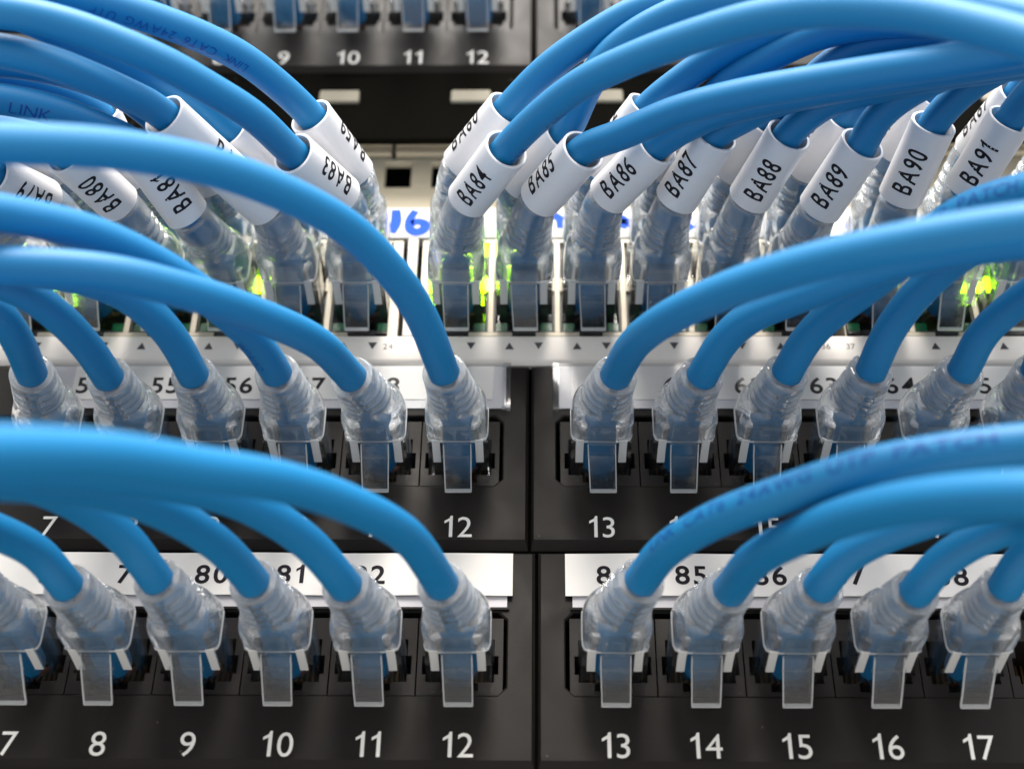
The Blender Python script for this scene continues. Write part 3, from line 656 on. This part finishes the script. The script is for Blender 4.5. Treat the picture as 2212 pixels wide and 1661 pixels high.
for ci, c in enumerate(cols):
    cr = round(c, 1)
    for up in (0, 1):
        zc = 110.7 if up else 100.5
        sg = 1 if up else -1
        z_at = lambda d: zc + sg * d          # d grows towards the latch side
        pb = MB()
        def bx(x0, x1, y0, y1, d0, d1):
            a_, b_ = sorted((z_at(d0), z_at(d1))); pb.box(x0, x1, y0, y1, a_, b_)
        e0 = 6.3
        bx(c - e0, c - 5.98, 0.9, 12, -4.4, 7.6); bx(c + 5.98, c + e0, 0.9, 12, -4.4, 7.6)
        bx(c - 5.98, c + 5.98, 0.9, 12, -4.6, -4.1)
        bx(c - 5.98, c - 3.2, 2.6, 12, 4.2, 8.0); bx(c + 3.2, c + 5.98, 2.6, 12, 4.2, 8.0)
        bx(c - 3.2, c + 3.2, 0.6, 12, 7.3, 8.6)
        bx(c - e0, c - 3.2, 0.9, 2.6, 7.3, 8.0); bx(c + 3.2, c + e0, 0.9, 2.6, 7.3, 8.0)
        bx(c - e0, c + e0, 12, 13, -4.4, 8.0)
        port = pb.build('port', M['dark'], sw, org, bevel=0.06)
        for side in (-1, 1):
            lit = up and LIT_TOP.get(cr, (0, 0))[0 if side < 0 else 1]
            a_, b_ = sorted((z_at(4.9), z_at(7.1)))
            x0, x1 = sorted((c + side*3.5, c + side*5.9))
            MB().box(x0, x1, 1.2 if not lit else 0.5, 2.6, a_, b_).build('led', M['led'] if lit else M['greenled'], port, org, bevel=0.15)
    if cr in LIT_MID:
        for side in (-1, 1):
            if LIT_MID[cr][0 if side < 0 else 1]:
                x0, x1 = sorted((c + side*4.9, c + side*5.95))
                MB().box(x0, x1, -0.35, 1.0, 103.6, 107.2).build('led', M['led'], sw, org, bevel=0.15)
# arrows and numbers
mb = MB()
for gi, (a, b) in enumerate(groups):
    cs = [c for c in cols if a < c < b]
    for i, c in enumerate(cs):
        zc, w, h = 88.25, 0.93, 0.92
        if not (gi == 1 and i == 0 and False):
            x = c - 2.97; mb.add([(x-w, -.29, zc-h), (x+w, -.29, zc-h), (x, -.29, zc+h)], [(0, 1, 2)])
            x = c + 3.06; mb.add([(x-w, -.29, zc+h), (x, -.29, zc-h), (x+w, -.29, zc+h)], [(0, 1, 2)])
    n0 = 13 + 12*gi
    put_text(mb, str(n0), cs[0] - 6.4, zc - .1, 1.5, 0.95, -0.3, 0.0)
    if gi < 2: put_text(mb, str(n0 + 11), cs[-1] + 6.3, zc - .1, 1.5, 0.95, -0.3, 0.0)
mb.build('port_marking', M['tri'], sw, org, recalc=False)
# felt-pen strokes on the lip
def stroke(mb, pts, w):
    pts = [np.array(p, float) for p in pts]
    Q = []
    for i in range(len(pts)-1):
        for t in np.linspace(0, 1, 8, endpoint=False): 
            p0 = pts[max(i-1, 0)]; p1 = pts[i]; p2 = pts[i+1]; p3 = pts[min(i+2, len(pts)-1)]
            Q.append(.5*((2*p1) + (p2-p0)*t + (2*p0-5*p1+4*p2-p3)*t*t + (3*p1-p0-3*p2+p3)*t**3))
    Q.append(pts[-1]); Q = np.array(Q)
    T = np.gradient(Q, axis=0); T /= np.linalg.norm(T, axis=1)[:, None] + 1e-9
    Nn = np.stack([-T[:, 1], T[:, 0]], 1)
    n = len(Q)
    ww = np.array([w * (0.62 + 0.38*math.sin(math.pi*(0.12 + 0.76*i/(n-1)))) for i in range(n)])
    L = Q + Nn*ww[:, None]/2; Rr = Q - Nn*ww[:, None]/2
    vs = [(p[0], -0.44, p[1]) for p in L] + [(p[0], -0.44, p[1]) for p in Rr]
    mb.add(vs, [(i, i+1, n+i+1, n+i) for i in range(n-1)])
for pts, w in (([(-31.3, 126.9), (-31.1, 123.2), (-32.0, 119.9)], 1.9),
               ([(-26.9, 126.6), (-28.0, 124.0), (-28.0, 121.3), (-26.6, 120.1), (-24.9, 120.9), (-24.7, 122.6), (-26.3, 123.3), (-27.6, 122.6)], 1.75),
               ([(2.2, 124.4), (3.6, 125.0), (5.0, 123.8), (5.1, 121.2)], 1.6),
               ([(19.6, 124.6), (18.2, 122.9), (19.8, 121.6)], 1.7), ([(19.5, 123.9), (19.1, 122.4)], 1.9),
               ([(63.0, 124.9), (61.3, 122.2), (63.8, 122.0)], 1.7), ([(61.8, 124.6), (62.3, 122.6)], 1.6),
               ([(33.5, 125.0), (32.6, 122.6), (34.0, 121.0)], 1.6), ([(47.0, 125.0), (46.6, 121.2)], 1.5)):
    mb = MB(); stroke(mb, pts, w*1.25)
    mb.build('pen_mark', M['marker'], sw, org, recalc=False)
# ---------------------------------------------------------------- network cables
def smoothstep(a, b, x):
    t = min(max((x-a)/(b-a), 0.0), 1.0); return t*t*(3-2*t)

def boot_mesh(path, sg, s1=30.2):
    """soft clear strain relief: square collar, shoulder, ribbed round neck (solid with a bore)"""
    n = 44
    S0 = 11.0
    ss = [S0, S0+.25, S0+.7] + list(np.arange(12.5, 17.5, 1.0)) + list(np.arange(17.5, s1-.4, 0.22)) + [s1-.25, s1-.08, s1]
    rings = []; ribbed = []
    gc = [20.4 + 2.2*k for k in range(4)]
    for s in ss:
        kb = smoothstep(16.2, 20.4, s)
        kt = min(max((s - 11.3) / 9.2, 0), 1)
        g = sum(math.exp(-((s-q_)/0.5)**6) for q_ in gc)
        g2 = sum(math.exp(-((s-q_-1.1)/0.2)**2) for q_ in gc) * 0.10
        rim = 0.0
        if s < S0 + .7: rim = .35*((S0+.7-s)/.7)**2
        if s > s1 - .3: rim = .3*((s-(s1-.3))/.3)**2
        prof = []
        for i in range(n):
            q = 2*math.pi*(i+.5)/n
            c_, s_ = math.cos(q), math.sin(q)
            w = smoothstep(-0.15, 0.7, -sg * s_)         # side away from the latch slopes from the collar on
            k = kb*(1-w) + kt*w
            a = 5.78 * (1-k) + (4.85 - 0.085*(s-20))*k - rim
            b = 4.62 * (1-k) + (4.55 - 0.06*(s-20))*k - rim
            e = 7.0*(1-k) + 2.1*k
            dz = 0.28*(1-k) * (1 if sg < 0 else -1)
            r = (abs(c_/a)**e + abs(s_/b)**e) ** (-1/e)
            r -= kb * (1.5 * g * smoothstep(0.20, 0.36, abs(c_)) + g2)
            prof.append((r*c_, dz + r*s_))
        rings.append(ring(path, s, prof))
        ribbed.append([(s > 19.2 and g < 0.45 and abs(math.cos(2*math.pi*(i+.5)/n)) > 0.27) or s > s1 - .9 or (s > 20 and g2 > 0.035) for i in range(n)])
    inner = []
    for s in [s1, s1-.3, 26, 22, 18.6, 17.6, 16.9, 14, 12, S0]:
        k = smoothstep(16.8, 18.4, s)
        a = 4.55*(1-k) + 2.98*k; b = 3.35*(1-k) + 2.98*k; e = 6*(1-k) + 2*k
        inner.append(ring(path, s, sup(a, b, e, n)))
    mb = MB()
    mb.grid(rings + inner, close_ends=False, closed_loop=True)
    mb.ribbed = [ribbed[a][i] for a in range(len(rings) - 1) for i in range(n)]
    return mb

def sheet(path, secs, sg, skew=0.0):
    """slab given by (s, z_top, z_bottom, half width) sections on the latch side"""
    rr = []
    for s, zt, zb, hw in secs:
        p, t, a, b = path.at(s)
        q = b * (-sg)      # sg=-1: latch below
        up = b * (1 if sg < 0 else -1)
        p = p + a * skew * max(0.0, (11.0 - s) / 8.0)
        rr.append([p + a*x + up*z for x, z in ((-hw, zt), (-hw, zb), (hw, zb), (hw, zt))])
    mb = MB(); mb.grid(rr)
    return mb

def wrap_text(path, s0, s_dir, r, text, h, wscale, phi, bold=0.0, flip=False, tocam=True, y_at=None):
    """text wrapped on a round thing following the path; phi = offset to the viewer's left of the axis, radians"""
    vs, fs = text_mesh(text, bold)
    # split long triangles so the letters follow the curve
    me = bpy.data.meshes.new('t'); me.from_pydata([(a, b, 0) for a, b in vs], [], fs)
    bm = bmesh.new(); bm.from_mesh(me)
    for _ in range(2):
        es = [e for e in bm.edges if e.calc_length() > 0.22]
        if es: bmesh.ops.subdivide_edges(bm, edges=es, cuts=1, use_grid_fill=False)
        bmesh.ops.triangulate(bm, faces=bm.faces)
    V = [v.co[:2] for v in bm.verts]; Fc = [tuple(v.index for v in f.verts) for f in bm.faces]
    bm.free(); bpy.data.meshes.remove(me)
    W = max(a for a, b in V)
    out = []
    pm, tm, _, _ = path.at(s0 + s_dir * W * wscale * h / 2)
    axis = tm * s_dir
    nview = CAM - pm; nview = nview - tm*(nview @ tm); nview /= np.linalg.norm(nview)
    for a, b in V:
        if flip: a = W - a; b = 1 - b
        s = s0 + s_dir * a * wscale * h
        p, t, _, _ = path.at(s)
        n = nview - t*(nview @ t); n /= np.linalg.norm(n)
        left = np.cross(n, t * s_dir)
        ang = phi + (b - .5) * h / r
        out.append(p + (n*math.cos(ang) + left*math.sin(ang)) * r)
    return MB().add(out, Fc)

def make_cable(key, X, zc, up, pts, label, group, sleeve=None, prints=(), extend=55.0, bold=0.02):
    sg = 1 if up else -1
    rnd = random.Random(key + str(round(X)))
    skew = rnd.uniform(-.45, .45)
    org = (X, 0, zc)
    root = thing('network_cable', label, 'network cable', org, group)
    ctrl = [(X, 9, zc), (X, 4, zc), (X, 0, zc), (X, -6, zc), (X, -12, zc)]
    P0 = np.array(pts[0], float)
    # midpoint of the neck, bending gently
    ctrl.append((X*.72 + P0[0]*.28, -21.0, zc*.72 + P0[2]*.28))
    ctrl += [tuple(p) for p in pts]
    if extend:
        d = np.array(pts[-1]) - np.array(pts[-2]); d /= np.linalg.norm(d)
        ctrl.append(tuple(np.array(pts[-1]) + d*extend))
    path = Path(ctrl)
    # jacket
    L = path.L
    ss = [-1.6, -1.4, -0.9, 0.0] + list(np.arange(1.0, L, 1.4)) + [L]
    rad = lambda s: (R_CABLE + 0.4*smoothstep(10.5, 7.0, s)) * (0.75 if s < -1.5 else 0.92 if s < -1.2 else 1.0)
    mb = MB(); mb.grid([ring(path, s, circ(rad(s), dz=sg*0.35*smoothstep(10.5, 7.0, s))) for s in ss])
    jk = mb.build('cable_jacket', M['jacket'], root, org, smooth=3.2)
    for (s0, txt, h, phi, ws, *dr) in prints:
        wrap_text(path, s0, dr[0] if dr else 1, R_CABLE + .02, txt, h, ws, phi).build('jacket_print', M['print'], jk, org, recalc=False)
    # boot, with its press lever and two white plates painting plug-wall reflections
    s_end = 30.2 + rnd.uniform(-.3, .2)
    if sleeve:
        s_end = path.s[int(np.argmin(np.linalg.norm(path.P - P0, axis=1)))] - 0.35
    bmb = boot_mesh(path, sg, s_end)
    bt = bmb.build('boot', M['boot'], root, org, smooth=0.9)
    bt.data.materials.append(M['rib'])           # bright ribs painted as extra haze, standing in for refracted light
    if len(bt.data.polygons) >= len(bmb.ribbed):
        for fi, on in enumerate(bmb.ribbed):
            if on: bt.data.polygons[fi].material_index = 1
    # added whitish ring: highlight painted along the front of the collar
    cr = []
    for s, d_ in ((10.93, 0.0), (10.93, .24), (11.16, .24), (11.16, 0.0)):
        cr.append(ring(path, s, sup(5.62 + d_, 4.46 + d_, 7.0, 44, 0.28 * (1 if sg < 0 else -1))))
    cm = MB(); cm.grid(cr, close_ends=False, closed_loop=True)
    cm.build('collar_highlight', M['edge'], bt, org, smooth=0.9)
    lv = MB()
    secs = [(17.6, -4.62, -5.0, 2.6), (16.6, -4.62, -5.25, 2.65), (14, -4.64, -5.32, 2.65), (11.2, -4.66, -5.36, 2.65), (9.4, -5.65, -6.35, 2.64),
            (7.4, -7.1, -7.8, 2.6), (5.2, -8.75, -9.45, 2.55), (3.3, -10.0, -10.65, 2.52)]
    lv = sheet(path, secs, sg, skew)
    for side in (-1, 1):          # raised edges on the outer face of the lever
        rr = []
        for s, zb in ((8.8, -6.85), (7.4, -7.8), (5.2, -9.45), (3.6, -10.5)):
            p, t, a, b = path.at(s); u = b * (1 if sg < 0 else -1)
            p = p + a * skew * max(0.0, (11.0 - s) / 8.0)
            x0, x1 = sorted((side*1.9, side*2.02))
            rr.append([p + a*x + u*z for x, z in ((x0, zb + .02), (x0, zb - .10), (x1, zb - .10), (x1, zb + .02))])
        lv.grid(rr)
    lv.build('press_lever', M['lever'], bt, org, bevel=0.14)
    le = MB(); EW = 0.17  # added whitish strips: edge highlight painted around the lever
    edge_s = [(11.0, -5.38, 2.65), (9.4, -6.37, 2.64), (7.4, -7.82, 2.6), (5.2, -9.47, 2.55), (3.32, -10.67, 2.52)]
    for side in (-1, 1):
        rr = []
        for s, zb, hw in edge_s:
            p, t, a, b = path.at(s); u = b * (1 if sg < 0 else -1)
            p = p + a * skew * max(0.0, (11.0 - s) / 8.0)
            x0, x1 = sorted((side*(hw + .03), side*(hw - EW)))
            rr.append([p + a*x + u*z for x, z in ((x0, zb + .60), (x0, zb - .02), (x1, zb - .02), (x1, zb + .60))])
        le.grid(rr)
    rr = []
    for s, zb, hw in ((3.46, -10.58, 2.52), (3.26, -10.70, 2.52)):
        p, t, a, b = path.at(s); u = b * (1 if sg < 0 else -1)
        p = p + a * skew * max(0.0, (11.0 - s) / 8.0)
        rr.append([p + a*x + u*z for x, z in ((-hw + EW, zb + .66), (-hw + EW, zb - .02), (hw - EW, zb - .02), (hw - EW, zb + .66))])
    le.grid(rr)
    le.build('lever_highlight', M['edge'], bt, org)
    pr = MB()  # added white plates in place of light reflected inside the plug walls
    for side in (-1, 1):
        rr = []
        for s in (11.6, 9.0, 4.1):
            p, t, a, b = path.at(s); u = b * (1 if sg < 0 else -1)
            x0, x1 = sorted((side*3.35, side*4.85))
            rr.append([p + a*x + u*z for x, z in ((x0, -3.96), (x0, -4.3), (x1, -4.3), (x1, -3.96))])
        pr.grid(rr)
    pr.build('wall_glint', M['wall_glint'], bt, org, bevel=0.08)
    # plug: clear body with a cavity for the cable, a latch and the wires
    pm_ = MB()
    def tube(s0, s1, a, b, ia, ib, dz=0.0):
        rr = []
        for s, aa, bb in ((s0, a, b), (s1, a, b), (s1, ia, ib), (s0, ia, ib)):
            p, t, e1, e2 = path.at(s)
            rr.append([p + e1*x + e2*(z+dz) for x, z in ((-aa, -bb), (aa, -bb), (aa, bb), (-aa, bb))])
        pm_.grid(rr, close_ends=False, closed_loop=True)
    tube(-5.0, 10.9, 5.8, 3.9, 5.1, 3.62)
    for side in (-1, 1):   # ribs along the flanks
        rr = []
        for s in (-3.6, 9.2):
            p, t, e1, e2 = path.at(s)
            x0, x1 = sorted((side*5.85, side*6.02))
            rr.append([p + e1*x + e2*z for x, z in ((x0, -1.2), (x1, -1.2), (x1, 1.6), (x0, 1.6))])
        pm_.grid(rr)
    pl = pm_.build('plug', M['plug'], root, org, bevel=0.15)
    la = sheet(path, [(-3.5, -3.95, -4.7, 1.7), (2.0, -4.6, -5.3, 1.9), (5.5, -5.9, -6.5, 2.0), (8.2, -6.35, -6.9, 2.9), (9.2, -6.1, -6.7, 2.95)], sg)
    la.build('latch', M['plug'], pl, org, bevel=0.1)
    for i, mname in enumerate(('wirewhite', 'orange', 'brown', 'orange', 'wirewhite', 'brown')):
        w = MB(); x0 = -2.2 + i*0.88
        zz = -0.9 if i % 2 else 0.8
        rr = []
        for s, kx, kz in ((-1.3, .8, 1.0*zz), (-2.6, 1.0, zz*.9-.8), (-4.6, 1.35, .5)):
            p, t, e1, e2 = path.at(s)
            rr.append([p + e1*(x0*kx + .48*math.cos(q)) + e2*((kz if sg < 0 else -kz) + .48*math.sin(q)) for q in np.linspace(0, 2*math.pi, 8, endpoint=False)])
        w.grid(rr); w.build('wire', M[mname], pl, org, smooth=3.2)
    # marker sleeve
    if sleeve:
        txt, length, phi, tflip, start, off = sleeve
        # where the first waypoint lies along the path
        k0 = int(np.argmin(np.linalg.norm(path.P - P0, axis=1)))
        sA = path.s[k0] + start
        pA = path.at(sA)[0]; 
        sB = sA + length
        pB = path.at(sB)[0]
        # the sleeve itself is stiff and straight
        ax = (pB - pA); ln = np.linalg.norm(ax); ax /= ln
        tocam = CAM - (pA+pB)/2; tocam -= ax*(tocam@ax); tocam /= np.linalg.norm(tocam)
        sp = Path([tuple(pA - ax*2 + tocam*off*0), tuple(pA + ax*ln*.33), tuple(pA + ax*ln*.66), tuple(pA + ax*(ln+2))])
        base = sp.s.min() + 2.0
        ro, ri = 4.3, 3.8
        mb = MB(); n = 36
        e0, e1_ = base, base + ln
        prof_s = [(e0, ri), (e0, ro-.1), (e0+.1, ro), ((e0+e1_)/2, ro), (e1_-.1, ro), (e1_, ro-.1), (e1_, ri), ((e0+e1_)/2, ri)]
        mb.grid([ring(sp, s, circ(r, n)) for s, r in prof_s], close_ends=False, closed_loop=True)
        sl = mb.build('marker_sleeve', M['sleeve'], root, org, smooth=0.7)
        if txt:
            h = 4.1; ws = 0.66
            vs, _ = text_mesh(txt, 0.016); W = vs[:, 0].max()*ws*h
            s0 = base + (ln - W)*0.42
            (wrap_text(sp, s0, 1, ro + .02, txt, h, ws, phi, bold=0.016) if not tflip else
             wrap_text(sp, base + ln*0.66, -1, ro + .02, txt, h*1.05, ws, .55, bold=0.016)).build('sleeve_text', M['ink'], sl, org, recalc=False)
    return root

rows = {'R3': 'lowest patch panel', 'R2': 'second patch panel from the bottom'}
for key, (X, z, up, pts) in CABLES.items():
    if key.startswith('R'):
        k = int(key[3:]); rw = key[:2]
        side = 'left' if k <= 12 else 'right'
        if rw == 'R3':
            lb = 'blue cable plugged into port %d of the lowest black patch panel, bending %s' % (k, side)
        else:
            lb = 'blue cable plugged into port %d of the panel under the switch, bending %s' % (k, side)
        pr = []
        if key == 'R3_13': pr = [(42, 'LINK  CAT6  24AWG  UTP  PATCH', 2.2, .62, 1.25)]
        if key == 'R2_15': pr = [(60, 'CAT6  UTP  PATCH  LINK', 2.2, .55, 1.2)]
        if key == 'R2_10': pr = [(36, 'CAT6 LINK', 1.7, 1.0, 0.9)]
        make_cable(key, X, z, up, pts, lb, 'blue cables in the two lower patch panels', prints=pr)
PHI = {'BA84': .2, 'BA85': .85, 'BA86': .3, 'BA87': .45, 'BA88': -.05, 'BA89': .2, 'BA90': .1, 'BA91': .15, 'BA92': .2,
       'BA60': 1.25, 'BA61': 1.8, 'BA62': 1.5, 'BA63': 1.6, 'BA64': 1.9, 'BA65': 1.15, 'BA66': 1.2, 'BA67': 1.3, 'BA68': 1.2,
       'BA83': -.6, 'BA59': -1.15, 'BA82': .1, 'BA58': -1.7, 'BA81': .0, 'BA57': -1.6, 'BA80': .35, 'BA56': -1.8, 'BA79': .1, 'BA55': -1.4, 'BA78': 0.0}
for key, (X, z, up, pts) in CABLES.items():
    if not key.startswith('BA'): continue
    Ls = 30.5 if key == 'BA82' else 16.8
    n = int(key[2:])
    if up:
        lb = 'blue cable whose white sleeve stands directly behind the sleeve marked BA%d' % (n + 24)
        if key == 'BA59': lb = 'blue cable in a white sleeve marked BA59, just behind BA83'
    else:
        lb = 'blue cable in a white sleeve marked %s, lower switch row' % key
    pr = []
    if key == 'BA81': pr = [(76.5, 'LINK', 2.3, -.45, 1.1, -1)]
    if key == 'BA59': pr = [(68, 'LINK  CAT6  24AWG  UTP', 1.9, 0.65, 1.0)]
    if key == 'BA84': pr = [(50.5, 'LINK', 1.8, -1.1, 0.9), (63, 'CAT6', 1.8, -1.2, .9)]
    if key == 'BA65': pr = [(50, 'CAT6 LINK', 1.5, 1.0, .9)]
    make_cable(key, X, z, up, pts, lb, 'blue cables in the white switch', sleeve=(key, Ls, PHI[key], key == 'BA82', 0.0, 0), prints=pr)

for k in (7, 8, 9, 10, 11, 12, 13, 14):
    X = port_x(k) + DXT; z = ZT + 16.2
    d = -1 if k <= 12 else 1
    pts = [(X + d*1.0, -30, z - 1), (X + d*10, -48, z + 6), (X + d*30, -62, z + 26), (X + d*60, -70, z + 50)]
    make_cable('T', X, z, 0, pts, 'blurred blue cable in port %d of the topmost patch panel' % k, 'blue cables in the topmost patch panel', extend=0)
